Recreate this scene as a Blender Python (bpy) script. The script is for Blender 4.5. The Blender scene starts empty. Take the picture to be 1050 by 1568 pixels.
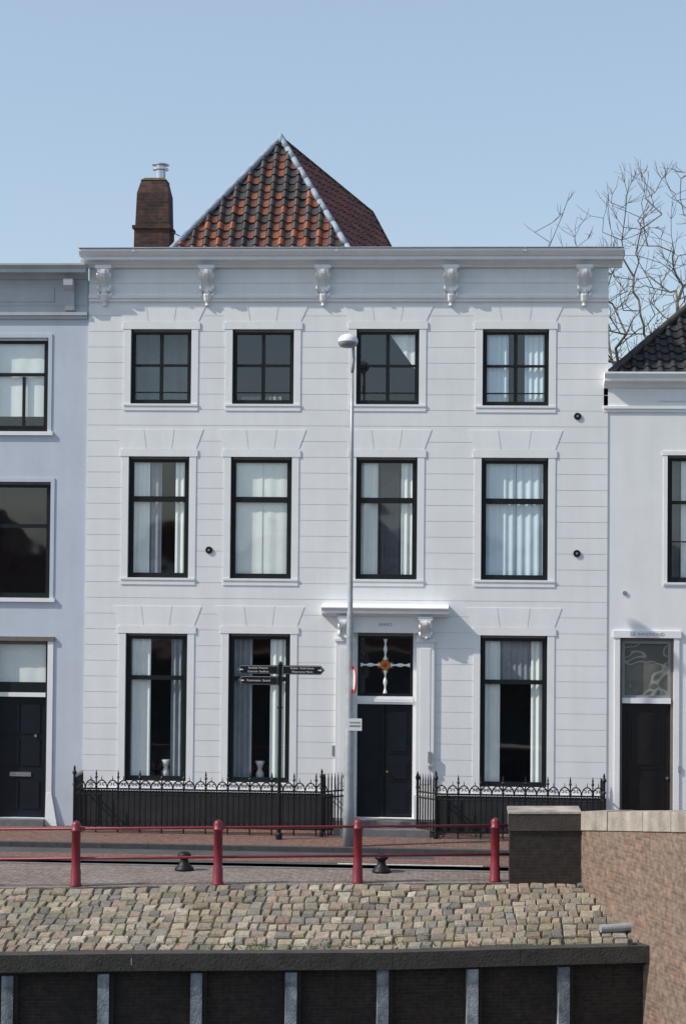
import bpy, bmesh, math, random
from mathutils import Vector, Matrix, noise
random.seed(7)
S=bpy.context.scene
COL=S.collection
# ------------------------------------------------------------------ materials
def newmat(name):
    m=bpy.data.materials.new(name); m.use_nodes=True
    nt=m.node_tree; b=nt.nodes['Principled BSDF']
    return m,nt,b
def rgba(c,k=1.0): return (c[0]*k,c[1]*k,c[2]*k,1)
def mat(name,c,rough=.6,var=.15,scale=3.0,bump=.0,bscale=40,metal=0,c2=None,streak=0,spec=.5):
    m,nt,b=newmat(name); N=nt.nodes; L=nt.links
    tc=N.new('ShaderNodeTexCoord')
    n1=N.new('ShaderNodeTexNoise'); n1.inputs['Scale'].default_value=scale; n1.inputs['Detail'].default_value=5; n1.inputs['Roughness'].default_value=.65
    L.new(tc.outputs['Object'],n1.inputs['Vector'])
    cr=N.new('ShaderNodeValToRGB'); cr.color_ramp.elements[0].position=.3; cr.color_ramp.elements[1].position=.7
    cr.color_ramp.elements[0].color=rgba(c2 if c2 else c, 1 if c2 else 1-var); cr.color_ramp.elements[1].color=rgba(c,1 if c2 else min(1+var*.5,1/max(c)))
    L.new(n1.outputs['Fac'],cr.inputs['Fac'])
    out=cr.outputs['Color']
    if streak:
        mp=N.new('ShaderNodeMapping'); mp.inputs['Scale'].default_value=(3,3,.3)
        L.new(tc.outputs['Object'],mp.inputs['Vector'])
        n2=N.new('ShaderNodeTexNoise'); n2.inputs['Scale'].default_value=1.2; n2.inputs['Detail'].default_value=4
        L.new(mp.outputs['Vector'],n2.inputs['Vector'])
        r2=N.new('ShaderNodeValToRGB'); r2.color_ramp.elements[0].position=.3;r2.color_ramp.elements[1].position=.68
        r2.color_ramp.elements[0].color=(1-streak,1-streak,1-streak*.95,1); r2.color_ramp.elements[1].color=(1,1,1,1)
        L.new(n2.outputs['Fac'],r2.inputs['Fac'])
        mx=N.new('ShaderNodeMixRGB'); mx.blend_type='MULTIPLY'; mx.inputs['Fac'].default_value=1
        L.new(out,mx.inputs['Color1']); L.new(r2.outputs['Color'],mx.inputs['Color2']); out=mx.outputs['Color']
    L.new(out,b.inputs['Base Color'])
    b.inputs['Roughness'].default_value=rough; b.inputs['Metallic'].default_value=metal
    b.inputs['Specular IOR Level'].default_value=spec
    if bump:
        n3=N.new('ShaderNodeTexNoise'); n3.inputs['Scale'].default_value=bscale; n3.inputs['Detail'].default_value=3
        L.new(tc.outputs['Object'],n3.inputs['Vector'])
        bp=N.new('ShaderNodeBump'); bp.inputs['Strength'].default_value=bump; bp.inputs['Distance'].default_value=.02
        L.new(n3.outputs['Fac'],bp.inputs['Height']); L.new(bp.outputs['Normal'],b.inputs['Normal'])
    return m
def brickmat(name,ca,cb,mortar,hdir=(1,0,0),vdir=(0,0,1),bw=.21,bh=.065,ms=.008,dirt=(.1,.09,.07),dirtamt=.5,rough=.85,dscale=.8,bump=.5):
    m,nt,b=newmat(name); N=nt.nodes; L=nt.links
    tc=N.new('ShaderNodeTexCoord')
    def dot(v):
        d=N.new('ShaderNodeVectorMath'); d.operation='DOT_PRODUCT'; d.inputs[1].default_value=v
        L.new(tc.outputs['Object'],d.inputs[0]); return d.outputs['Value']
    cx=N.new('ShaderNodeCombineXYZ'); L.new(dot(hdir),cx.inputs['X']); L.new(dot(vdir),cx.inputs['Y'])
    bt=N.new('ShaderNodeTexBrick'); bt.inputs['Scale'].default_value=1; bt.inputs['Brick Width'].default_value=bw; bt.inputs['Row Height'].default_value=bh
    bt.inputs['Mortar Size'].default_value=ms; bt.inputs['Mortar Smooth'].default_value=.2; bt.inputs['Bias'].default_value=0
    bt.inputs['Color1'].default_value=rgba(ca); bt.inputs['Color2'].default_value=rgba(cb); bt.inputs['Mortar'].default_value=rgba(mortar)
    L.new(cx.outputs['Vector'],bt.inputs['Vector'])
    n=N.new('ShaderNodeTexNoise'); n.inputs['Scale'].default_value=dscale; n.inputs['Detail'].default_value=7; n.inputs['Roughness'].default_value=.7
    L.new(tc.outputs['Object'],n.inputs['Vector'])
    r=N.new('ShaderNodeValToRGB'); r.color_ramp.elements[0].position=.4; r.color_ramp.elements[1].position=.68
    r.color_ramp.elements[0].color=(0,0,0,1); r.color_ramp.elements[1].color=(dirtamt,)*3+(1,)
    L.new(n.outputs['Fac'],r.inputs['Fac'])
    mx=N.new('ShaderNodeMixRGB'); L.new(r.outputs['Color'],mx.inputs['Fac']); L.new(bt.outputs['Color'],mx.inputs['Color1']); mx.inputs['Color2'].default_value=rgba(dirt)
    n4=N.new('ShaderNodeTexNoise'); n4.inputs['Scale'].default_value=9; n4.inputs['Detail'].default_value=5
    L.new(tc.outputs['Object'],n4.inputs['Vector'])
    r4=N.new('ShaderNodeValToRGB'); r4.color_ramp.elements[0].position=.3;r4.color_ramp.elements[1].position=.7
    r4.color_ramp.elements[0].color=(.55,.55,.55,1); r4.color_ramp.elements[1].color=(1.2,1.2,1.2,1)
    L.new(n4.outputs['Fac'],r4.inputs['Fac'])
    m2=N.new('ShaderNodeMixRGB'); m2.blend_type='MULTIPLY'; m2.inputs['Fac'].default_value=1
    L.new(mx.outputs['Color'],m2.inputs['Color1']); L.new(r4.outputs['Color'],m2.inputs['Color2'])
    L.new(m2.outputs['Color'],b.inputs['Base Color']); b.inputs['Roughness'].default_value=rough
    bp=N.new('ShaderNodeBump'); bp.inputs['Strength'].default_value=bump; bp.inputs['Distance'].default_value=.01; bp.invert=True
    L.new(bt.outputs['Fac'],bp.inputs['Height']); L.new(bp.outputs['Normal'],b.inputs['Normal'])
    return m
def attrmat(name,rough=.7,nscale=12,lo=.7,hi=1.2,moss=None,mossamt=.6,bump=.3):
    m,nt,b=newmat(name); N=nt.nodes; L=nt.links
    a=N.new('ShaderNodeAttribute'); a.attribute_name='Col'
    tc=N.new('ShaderNodeTexCoord')
    n=N.new('ShaderNodeTexNoise'); n.inputs['Scale'].default_value=nscale; n.inputs['Detail'].default_value=5; n.inputs['Roughness'].default_value=.7
    L.new(tc.outputs['Object'],n.inputs['Vector'])
    r=N.new('ShaderNodeValToRGB'); r.color_ramp.elements[0].position=.3;r.color_ramp.elements[1].position=.7
    r.color_ramp.elements[0].color=(lo,lo,lo,1); r.color_ramp.elements[1].color=(hi,hi,hi,1)
    L.new(n.outputs['Fac'],r.inputs['Fac'])
    mx=N.new('ShaderNodeMixRGB'); mx.blend_type='MULTIPLY'; mx.inputs['Fac'].default_value=1
    L.new(a.outputs['Color'],mx.inputs['Color1']); L.new(r.outputs['Color'],mx.inputs['Color2']); out=mx.outputs['Color']
    if moss:
        n2=N.new('ShaderNodeTexNoise'); n2.inputs['Scale'].default_value=1.3; n2.inputs['Detail'].default_value=8; n2.inputs['Roughness'].default_value=.75
        L.new(tc.outputs['Object'],n2.inputs['Vector'])
        r2=N.new('ShaderNodeValToRGB'); r2.color_ramp.elements[0].position=.5;r2.color_ramp.elements[1].position=.74
        r2.color_ramp.elements[0].color=(0,0,0,1); r2.color_ramp.elements[1].color=(mossamt,)*3+(1,)
        L.new(n2.outputs['Fac'],r2.inputs['Fac'])
        m2=N.new('ShaderNodeMixRGB'); L.new(r2.outputs['Color'],m2.inputs['Fac']); L.new(out,m2.inputs['Color1']); m2.inputs['Color2'].default_value=rgba(moss); out=m2.outputs['Color']
    L.new(out,b.inputs['Base Color']); b.inputs['Roughness'].default_value=rough
    bp=N.new('ShaderNodeBump'); bp.inputs['Strength'].default_value=bump; bp.inputs['Distance'].default_value=.015
    L.new(n.outputs['Fac'],bp.inputs['Height']); L.new(bp.outputs['Normal'],b.inputs['Normal'])
    return m
def glassmat(name,tint=.99,refl=.10):
    m=bpy.data.materials.new(name); m.use_nodes=True; nt=m.node_tree; N=nt.nodes; L=nt.links
    N.remove(N['Principled BSDF']); out=N['Material Output']
    t=N.new('ShaderNodeBsdfTransparent'); t.inputs['Color'].default_value=(tint*.985,tint,tint,1)
    g=N.new('ShaderNodeBsdfGlossy'); g.inputs['Roughness'].default_value=.03; g.inputs['Color'].default_value=(.93,.97,1,1)
    tc=N.new('ShaderNodeTexCoord'); n=N.new('ShaderNodeTexNoise'); n.inputs['Scale'].default_value=1.3; n.inputs['Detail'].default_value=1
    L.new(tc.outputs['Object'],n.inputs['Vector'])
    bp=N.new('ShaderNodeBump'); bp.inputs['Strength'].default_value=.25; bp.inputs['Distance'].default_value=.015
    L.new(n.outputs['Fac'],bp.inputs['Height']); L.new(bp.outputs['Normal'],g.inputs['Normal'])
    mx=N.new('ShaderNodeMixShader'); mx.inputs['Fac'].default_value=refl; L.new(t.outputs[0],mx.inputs[1]); L.new(g.outputs[0],mx.inputs[2])
    L.new(mx.outputs[0],out.inputs['Surface'])
    return m
def etchedmat(name):
    m,nt,b=newmat(name); N=nt.nodes; L=nt.links
    tc=N.new('ShaderNodeTexCoord'); w=N.new('ShaderNodeTexNoise'); w.inputs['Scale'].default_value=1.5; w.inputs['Detail'].default_value=1; w.inputs['Distortion'].default_value=1.6
    L.new(tc.outputs['Object'],w.inputs['Vector'])
    r=N.new('ShaderNodeValToRGB'); e=r.color_ramp.elements; e[0].position=.36; e[0].color=(.10,.11,.10,1); e[1].position=.66; e[1].color=(.15,.155,.135,1)
    for p_,c_ in ((.44,(.11,.12,.105,1)),(.49,(.34,.34,.30,1)),(.54,(.12,.125,.11,1))):
        x=e.new(p_); x.color=c_
    L.new(w.outputs['Fac'],r.inputs['Fac']); L.new(r.outputs['Color'],b.inputs['Base Color']); b.inputs['Roughness'].default_value=.25
    return m
M={}
M['plaster']=mat('white_plaster',(.795,.805,.81),.78,.06,.7,.12,60,streak=.05)
M['plaster_trim']=mat('white_trim_paint',(.81,.82,.825),.65,.05,2.0,.08,60,streak=.05)
M['groove']=mat('joint_grime',(.60,.615,.63),.8,.2,2)
M['lilac']=mat('grey_blue_plaster',(.54,.585,.665),.75,.07,1.0,.15,60,streak=.05)
M['lilac_trim']=mat('grey_trim_paint',(.48,.505,.54),.6,.1,2,.1,60,streak=.12)
M['plinth']=mat('dark_plinth_render',(.022,.024,.028),.8,.4,2.2,.3,30)
M['frame']=mat('dark_green_frame_paint',(.008,.011,.013),.5,.3,4,spec=.3)
M['taupe']=mat('taupe_frame_paint',(.16,.14,.13),.6,.2,4)
M['door']=mat('navy_door_paint',(.005,.008,.014),.5,.3,3,spec=.3)
M['doorbrown']=mat('dark_brown_door',(.012,.010,.011),.45,.3,3,spec=.35)
M['glass']=glassmat('window_glass')
M['etched']=etchedmat('etched_fanlight_glass')
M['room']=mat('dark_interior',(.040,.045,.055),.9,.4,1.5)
M['curtain']=mat('white_curtain_cloth',(.84,.88,.85),.9,.05,3)
M['curtainb']=mat('bluish_sheer_cloth',(.66,.78,.84),.9,.06,3)
M['curtaing']=mat('grey_sheer_cloth',(.28,.31,.34),.9,.2,3)
M['china']=mat('white_china',(.7,.7,.68),.3,.05,3)
M['iron']=mat('black_iron_paint',(.008,.009,.011),.5,.3,8,spec=.3)
M['red']=mat('dark_red_paint',(.20,.014,.026),.42,.3,5,.1,30)
M['lamp']=mat('galvanised_steel',(.38,.40,.42),.5,.2,6,metal=.3)
M['lampglass']=mat('milky_lamp_bowl',(.75,.77,.78),.25,.05,6)
M['lampcap']=mat('lamp_cap_grey',(.25,.26,.27),.4,.1,6)
M['letter']=mat('faded_lettering',(.36,.37,.38),.6,.1,6)
M['signwhite']=mat('sign_white',(.7,.7,.7),.4,.05,6)
M['signred']=mat('sign_red',(.5,.03,.03),.4,.05,6)
M['gold']=mat('gilded_boss',(.50,.25,.04),.4,.3,10,metal=.4)
M['lead']=mat('lead_flashing',(.28,.34,.42),.65,.25,5,.3,20)
M['zinc']=mat('zinc_gutter',(.50,.52,.55),.5,.15,3)
M['tile']=attrmat('glazed_pantile',.5,14,.65,1.2,bump=.2)
M['tiled']=attrmat('dark_pantile',.6,14,.75,1.15,bump=.2)
M['chim']=brickmat('sooty_brick',(.12,.040,.028),(.030,.018,.016),(.06,.05,.042),bw=.24,bh=.085,ms=.013,dirt=(.018,.014,.011),dirtamt=.85,dscale=2.0)
M['mossb']=mat('mossy_mortar',(.10,.085,.03),.9,.4,6,.5,30)
M['steel']=mat('stainless_cowl',(.6,.62,.65),.25,.1,8,metal=.9)
M['pave']=brickmat('red_paver',(.25,.125,.095),(.18,.09,.07),(.09,.07,.06),(1,0,0),(0,1,0),.2,.1,.008,dirt=(.14,.115,.105),dirtamt=.6)
M['quayp']=brickmat('quay_paver',(.27,.205,.175),(.185,.14,.12),(.11,.09,.08),(1,0,0),(0,1,0),.2,.1,.012,dirt=(.25,.23,.21),dirtamt=.8)
M['asph']=mat('asphalt',(.07,.07,.075),.9,.3,1.5,.4,120)
M['kerb']=mat('kerb_stone',(.16,.16,.165),.85,.3,5,.4,50)
M['kerbd']=mat('dark_kerb_stone',(.06,.06,.065),.85,.3,5,.4,50)
M['marking']=mat('road_marking',(.6,.6,.58),.8,.3,9)
M['ground']=mat('ground_earth',(.13,.12,.10),.95,.3,.3,.3,5)
M['sett']=attrmat('granite_sett',.9,16,.55,1.2,moss=(.16,.155,.065),mossamt=.7,bump=.8)
M['soil']=mat('mossy_soil',(.06,.055,.033),.95,.4,5,.5,40)
M['beam']=mat('tarred_timber',(.030,.027,.024),.8,.5,3,.6,20,c2=(.065,.058,.05))
M['post']=mat('weathered_timber',(.42,.46,.50),.85,.3,4,.6,30,c2=(.10,.11,.12),streak=.6)
M['postd']=mat('dark_timber',(.03,.026,.022),.85,.4,4,.5,30)
M['quayb']=brickmat('wet_dark_brick',(.055,.030,.021),(.028,.019,.015),(.05,.045,.04),(.985,.172,0),dirt=(.016,.014,.011),dirtamt=.85)
WD=Vector((.413,-.911,0)).normalized()
M['wallb']=brickmat('harbour_wall_brick',(.29,.175,.125),(.19,.115,.085),(.25,.215,.175),tuple(WD),bw=.22,bh=.075,ms=.010,dirt=(.22,.18,.14),dirtamt=.75,dscale=.9,bump=.9)
M['pierb']=brickmat('pier_brick',(.05,.033,.027),(.035,.025,.021),(.038,.032,.03),(.985,.172,0),dirt=(.025,.02,.017),dirtamt=.6)
M['coping']=mat('sandstone_coping',(.42,.375,.32),.9,.35,2.5,.6,30,streak=.4)
M['copingd']=mat('weathered_coping',(.070,.058,.050),.9,.35,2.5,.5,30)
M['bark']=mat('bare_bark',(.12,.092,.072),.9,.35,5,c2=(.19,.145,.105))
M['bud']=mat('spring_buds',(.20,.18,.05),.8,.3,5)
M['weed']=mat('weed_leaf',(.08,.12,.03),.8,.3,5)
M['ivy']=mat('ivy_leaf',(.07,.09,.03),.7,.4,5,c2=(.16,.16,.06))
M['water']=mat('harbour_water',(.02,.03,.03),.06,.2,.5,.25,6)
M['hbrick']=brickmat('far_house_brick',(.26,.10,.07),(.20,.08,.06),(.25,.22,.2),bw=.4,bh=.13)
M['hwhite']=mat('far_house_plaster',(.7,.69,.66),.8,.1,1)
M['hroof']=mat('far_house_roof',(.16,.07,.05),.8,.2,2)
# ------------------------------------------------------------------ mesh builder
class MB:
    def __init__(s): s.v=[]; s.f=[]; s.m=[]; s.c=[]; s.mats=[]
    def mi(s,k):
        if k not in s.mats: s.mats.append(k)
        return s.mats.index(k)
    def add(s,vs,fs,k,col=None):
        o=len(s.v); s.v+= [tuple(p) for p in vs]; i=s.mi(k)
        for n_,f in enumerate(fs):
            s.f.append([o+a for a in f]); s.m.append(i)
            s.c.append((1,1,1) if col is None else (col[n_] if isinstance(col,list) else col))
    def quad(s,a,b,c,d,k,col=None): s.add([a,b,c,d],[(0,1,2,3)],k,col)
    def box(s,x0,x1,y0,y1,z0,z1,k):
        vs=[(x0,y0,z0),(x1,y0,z0),(x1,y1,z0),(x0,y1,z0),(x0,y0,z1),(x1,y0,z1),(x1,y1,z1),(x0,y1,z1)]
        s.add(vs,[(0,3,2,1),(4,5,6,7),(0,1,5,4),(1,2,6,5),(2,3,7,6),(3,0,4,7)],k)
    def hexa(s,b,t,k,col=None):
        s.add(list(b)+list(t),[(0,3,2,1),(4,5,6,7),(0,1,5,4),(1,2,6,5),(2,3,7,6),(3,0,4,7)],k,col)
    def prism_y(s,poly,y0,y1,k):
        n=len(poly); vs=[(p[0],y0,p[1]) for p in poly]+[(p[0],y1,p[1]) for p in poly]
        fs=[tuple(range(n)),tuple(range(2*n-1,n-1,-1))]+[(i,i+n,(i+1)%n+n,(i+1)%n) for i in range(n)]
        s.add(vs,fs,k)
    def prism_x(s,poly,x0,x1,k):
        n=len(poly); vs=[(x0,p[0],p[1]) for p in poly]+[(x1,p[0],p[1]) for p in poly]
        fs=[tuple(range(n)),tuple(range(2*n-1,n-1,-1))]+[(i,i+n,(i+1)%n+n,(i+1)%n) for i in range(n)]
        s.add(vs,fs,k)
    def tube(s,pts,r,k,n=8,cap=True):
        pts=[Vector(p) for p in pts]; 
        if not isinstance(r,(list,tuple)): r=[r]*len(pts)
        vs=[];fs=[]
        prev=None
        for i,p in enumerate(pts):
            d=(pts[min(i+1,len(pts)-1)]-pts[max(i-1,0)])
            if d.length<1e-6: d=Vector((0,0,1))
            d.normalize()
            if prev is None:
                a=Vector((1,0,0)) if abs(d.x)<.8 else Vector((0,1,0))
                u=(a-d*a.dot(d)).normalized()
            else: 
                u=(prev-d*prev.dot(d)).normalized()
            prev=u; w=d.cross(u)
            for j in range(n):
                an=2*math.pi*j/n; vs.append(p+(u*math.cos(an)+w*math.sin(an))*r[i])
        for i in range(len(pts)-1):
            for j in range(n): fs.append((i*n+j,i*n+(j+1)%n,(i+1)*n+(j+1)%n,(i+1)*n+j))
        if cap: fs.append(tuple(range(n-1,-1,-1))); fs.append(tuple((len(pts)-1)*n+j for j in range(n)))
        s.add(vs,fs,k)
    def lathe(s,prof,c,k,n=20):
        s.tube([(c[0],c[1],c[2]+z) for r,z in prof],[max(r,.0005) for r,z in prof],k,n)
    def obj(s,name,parent=None,smooth=False,colattr=False):
        me=bpy.data.meshes.new(name); me.from_pydata(s.v,[],s.f)
        for k in s.mats: me.materials.append(M[k])
        me.polygons.foreach_set('material_index',s.m)
        if colattr:
            ca=me.color_attributes.new('Col','FLOAT_COLOR','CORNER')
            data=[]
            for p,c in zip(me.polygons,s.c):
                data+= [c[0],c[1],c[2],1.0]*p.loop_total
            ca.data.foreach_set('color',data)
        if smooth:
            me.polygons.foreach_set('use_smooth',[True]*len(me.polygons))
        me.update()
        ob=bpy.data.objects.new(name,me); COL.objects.link(ob)
        if parent: ob.parent=parent
        return ob
def fixn(ob):
    bm=bmesh.new(); bm.from_mesh(ob.data); bmesh.ops.recalc_face_normals(bm,faces=bm.faces); bm.to_mesh(ob.data); bm.free(); return ob
def empty(name):
    e=bpy.data.objects.new(name,None); COL.objects.link(e); return e
def text(body,loc,size,k,parent,rot=(math.pi/2,0,0),ext=.002):
    cu=bpy.data.curves.new('lettering','FONT'); cu.body=body; cu.size=size; cu.extrude=ext; cu.align_x='CENTER'; cu.align_y='CENTER'
    cu.materials.append(M[k]); o=bpy.data.objects.new('lettering',cu); o.location=loc; o.rotation_euler=rot; COL.objects.link(o); o.parent=parent; return o
# ------------------------------------------------------------------ facade helpers
def wall(mb,x0,x1,z0,z1,y,openings,k,groove=None,gk='groove',depth=.16,gd=.007,gh=.010):
    xs=sorted({x0,x1}|{v for o in openings for v in o[:2]})
    zs={z0,z1}|{v for o in openings for v in o[2:]}
    gr=[]
    if groove:
        z=groove[0]
        while z<groove[1]:
            if z0<z<z1: gr.append((z,z+gh)); zs|={z,z+gh}
            z+=groove[2]
    zs=sorted(zs)
    def hole(cx,cz): return any(o[0]<cx<o[1] and o[2]<cz<o[3] for o in openings)
    def yg(cz): return y+gd if any(a<cz<b for a,b in gr) else y
    for j in range(len(zs)-1):
        za,zb=zs[j],zs[j+1]; cz=(za+zb)/2; yy=yg(cz)
        for i in range(len(xs)-1):
            xa,xb=xs[i],xs[i+1]; cx=(xa+xb)/2
            if hole(cx,cz): continue
            mb.quad((xa,yy,za),(xb,yy,za),(xb,yy,zb),(xa,yy,zb),gk if yy!=y else k)
            if j+1<len(zs)-1:
                y2=yg((zb+zs[j+2])/2)
                if y2!=yy and not hole(cx,(zb+zs[j+2])/2): mb.quad((xa,yy,zb),(xb,yy,zb),(xb,y2,zb),(xa,y2,zb),gk)
    for a,b,c,d in openings:
        Y2=y+depth
        mb.quad((a,y,c),(a,Y2,c),(a,Y2,d),(a,y,d),k); mb.quad((b,y,c),(b,y,d),(b,Y2,d),(b,Y2,c),k)
        mb.quad((a,y,d),(a,Y2,d),(b,Y2,d),(b,y,d),k); mb.quad((a,y,c),(b,y,c),(b,Y2,c),(a,Y2,c),k)
def curtain(mb,xa,xb,za,zb,y,k,amp=.03,wl=.13,shape=None):
    n=max(4,int((xb-xa)/.015)); ph=random.random()*6
    top=[];bot=[]
    for i in range(n+1):
        x=xa+(xb-xa)*i/n; yy=y+amp*math.sin(x/wl*6.283+ph)+amp*.5*math.sin(x/wl*2.3+ph*2)
        top.append((x,yy,zb)); z=za if not shape else za+(zb-za)*shape(i/n); bot.append((x,yy*1.0,z))
    mb.add(top+bot,[(i,n+1+i,n+2+i,i+1) for i in range(n)],k)
def window(fr,gl,cur,x0,x1,z0,z1,y,vbars=(),hbars=(),outer='taupe',fw=.075,curt=(),fk='frame',halfv=None):
    ya=y+.075; of=.04
    for (a,b,c,d) in ((x0,x0+of,z0,z1),(x1-of,x1,z0,z1),(x0+of,x1-of,z1-of-.02,z1),(x0+of,x1-of,z0,z0+of)):
        fr.box(a,b,ya,ya+.07,c,d,outer if d==z1 and c!=z0 else fk)
    X0,X1,Z0,Z1=x0+of,x1-of,z0+of,z1-of-.02
    yb=ya+.015
    for (a,b,c,d) in ((X0,X0+fw,Z0,Z1),(X1-fw,X1,Z0,Z1),(X0+fw,X1-fw,Z1-fw,Z1),(X0+fw,X1-fw,Z0,Z0+fw)): fr.box(a,b,yb,yb+.04,c,d,fk)
    for (z,t) in hbars: fr.box(X0+fw,X1-fw,yb-.01,yb+.035,z-t/2,z+t/2,fk)
    for (x,t,a,b) in vbars: fr.box(x-t/2,x+t/2,yb-.002,yb+.03,max(a,Z0+fw),min(b,Z1-fw),fk)
    gl.quad((X0+.02,yb+.018,Z0+.02),(X1-.02,yb+.018,Z0+.02),(X1-.02,yb+.018,Z1-.02),(X0+.02,yb+.018,Z1-.02),'glass')
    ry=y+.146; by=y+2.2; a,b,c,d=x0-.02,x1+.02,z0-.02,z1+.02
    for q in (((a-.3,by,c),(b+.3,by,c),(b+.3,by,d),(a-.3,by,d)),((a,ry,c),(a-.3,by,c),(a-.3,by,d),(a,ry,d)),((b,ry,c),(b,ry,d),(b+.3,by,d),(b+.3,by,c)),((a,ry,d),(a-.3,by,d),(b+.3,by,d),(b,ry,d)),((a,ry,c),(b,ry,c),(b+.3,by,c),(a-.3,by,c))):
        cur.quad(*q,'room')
    for c_ in curt: curtain(cur,*c_)
def surround(mb,x0,x1,z0,z1,y,k,w=.16,sill=True,p=.014):
    mb.box(x0-w,x0,y-p,y+.02,z0-.0,z1,k); mb.box(x1,x1+w,y-p,y+.02,z0,z1,k)
    mb.box(x0-w-.035,x1+w+.035,y-p-.010,y+.02,z1,z1+w,k)
    if sill:
        mb.box(x0-w,x1+w,y-p-.003,y+.02,z0-w,z0-.05,k)
        mb.box(x0-w-.0,x1+w+.0,y-p-.02,y+.14,z0-.05,z0-.001,k)
def voussoirs(mb,x0,x1,zb,y,k,h=.46,w=.16,p=.009):
    a,b=x0-w,x1+w; c=(a+b)/2; sp=.17; g=.010
    cuts=[a,a+(b-a)*.33,a+(b-a)*.67,b]; 
    tops=[a-sp,cuts[1]-sp*.35,cuts[2]+sp*.35,b+sp]
    for i in range(3):
        mb.prism_y([(cuts[i]+g,zb),(cuts[i+1]-g,zb),(tops[i+1]-g,zb+h),(tops[i]+g,zb+h)],y-p,y+.02,k)
def console(mb,xc,ztop,y,k,w=.3,h=.66,proj=.36,drop=True):
    prof=[]
    for i in range(13):
        t=i/12; z=ztop-h*t
        pr=proj*(1-t)**1.3*.8+.07+ .05*math.sin(t*math.pi*2.0)+.05*math.exp(-((t-.9)/.1)**2)
        prof.append((y-pr,z))
    prof=[(y+.01,ztop)]+prof+[(y+.01,ztop-h)]
    mb.prism_x(prof,xc-w/2,xc+w/2,k)
    prof2=[(p[0]-(.025 if 0<i<len(prof)-1 else 0),p[1]) for i,p in enumerate(prof)]
    mb.prism_x([(a,b-.03) for a,b in prof2],xc-w*.16,xc+w*.16,k)
    mb.box(xc-w*.68,xc+w*.68,y-proj-.03,y+.01,ztop-.002,ztop+.075,k)
    mb.box(xc-w*.6,xc+w*.6,y-proj+.03,y+.01,ztop-.05,ztop-.003,k)
    for (zz,rr,yy) in ((ztop-.15,.085,y-proj*.62),(ztop-h+.09,.07,y-.10)):
        for sx in (-1,1):
            pts=[(xc+sx*(w/2-.01),yy,zz),(xc+sx*(w/2+.035),yy,zz)]
            mb.tube(pts,[rr,rr*.8],k,10)
    if drop:
        z0=ztop-h
        mb.lathe([(.01,-.34),(.05,-.31),(.035,-.26),(.08,-.20),(.115,-.08),(.10,-.005)],(xc,y-.01,z0),k,10)
        for sx in (-1,1): mb.tube([(xc+sx*.15,y-.03,z0-.01),(xc+sx*.13,y-.05,z0-.08),(xc+sx*.07,y-.03,z0-.17)],[.035,.045,.015],k,6)
def hprofile(mb,prof,x0,x1,y,k):
    poly=[(y+.02,prof[0][1])]+[(y-p,z) for p,z in prof]+[(y+.02,prof[-1][1])]
    mb.prism_x(poly,x0,x1,k)
# ------------------------------------------------------------------ main white townhouse
H=empty('white_townhouse')
wm=MB(); tr=MB(); fr=MB(); gl=MB(); cu=MB()
XL,XR=-5.98,6.06
top=[(-4.98,-3.56,9.82,11.56),(-2.60,-1.17,9.82,11.56),(.28,1.73,9.82,11.57),(3.19,4.71,9.80,11.57)]
midw=[(-5.0,-3.58,5.77,8.59),(-2.61,-1.19,5.77,8.59),(.30,1.71,5.78,8.60),(3.18,4.71,5.79,8.60)]
gnd=[(-5.02,-3.58,1.06,4.48),(-2.62,-1.19,1.06,4.50),(3.18,4.71,1.05,4.52)]
doorO=(.28,1.72,.30,4.55)
ops=top+midw+gnd+[doorO]
wall(wm,XL,XR,.0,13.0,0,ops,'plaster',groove=(1.28,12.2,.365))
wm.quad((XL,0,0),(XL,9.5,0),(XL,9.5,13),(XL,0,13),'plaster'); wm.quad((XR,0,0),(XR,0,13),(XR,9.5,13),(XR,9.5,0),'plaster')
wm.quad((XL,9.5,0),(XR,9.5,0),(XR,9.5,13),(XL,9.5,13),'plaster'); wm.quad((XL,0,12.95),(XR,0,12.95),(XR,9.5,12.95),(XL,9.5,12.95),'zinc')
for o in top: surround(tr,*o,0,'plaster_trim'); voussoirs(tr,o[0],o[1],o[3]+.17,0,'plaster_trim',.36)
for o in midw: surround(tr,*o,0,'plaster_trim'); voussoirs(tr,o[0],o[1],o[3]+.17,0,'plaster_trim')
for o in gnd: surround(tr,*o,0,'plaster_trim',sill=True); voussoirs(tr,o[0],o[1],o[3]+.17,0,'plaster_trim')
pl=MB()
for a,b in ((XL+.001,-.16),(2.2,XR-.001)):
    pl.box(a,b,-.045,-.001,.0,.84,'plinth')
    tr.box(a,b,-.06,-.001,.842,.885,'plaster_trim')
c='curtain';cb='curtainb';cg='curtaing'
def W(o,**k): window(fr,gl,cu,*o,0,**k)
yc=.172
for i,o in enumerate(top):
    xm=(o[0]+o[1])/2; zt=10.72
    ct=[]
    if i==0: ct=[(o[0],o[1],o[2],o[3],.9,cg,.02,.3)]
    if i==2: ct=[(o[1]-.72,o[1],o[2]+.7,o[3],yc,c,.008,.2,lambda t:.95-t*.95)]
    if i==3: ct=[(o[0],o[0]+.60,o[2],o[3],yc,cb,.010),(o[1]-.55,o[1],o[2],o[3],yc,cb,.010)]
    if i==1: ct=[(o[0]+.15,o[1]-.3,o[2],o[2]+.2,.3,cg)]
    W(o,vbars=((xm,.085,0,99),),hbars=((zt,.06),(9.82+.27,.028)),curt=ct,fw=.06)
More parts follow.
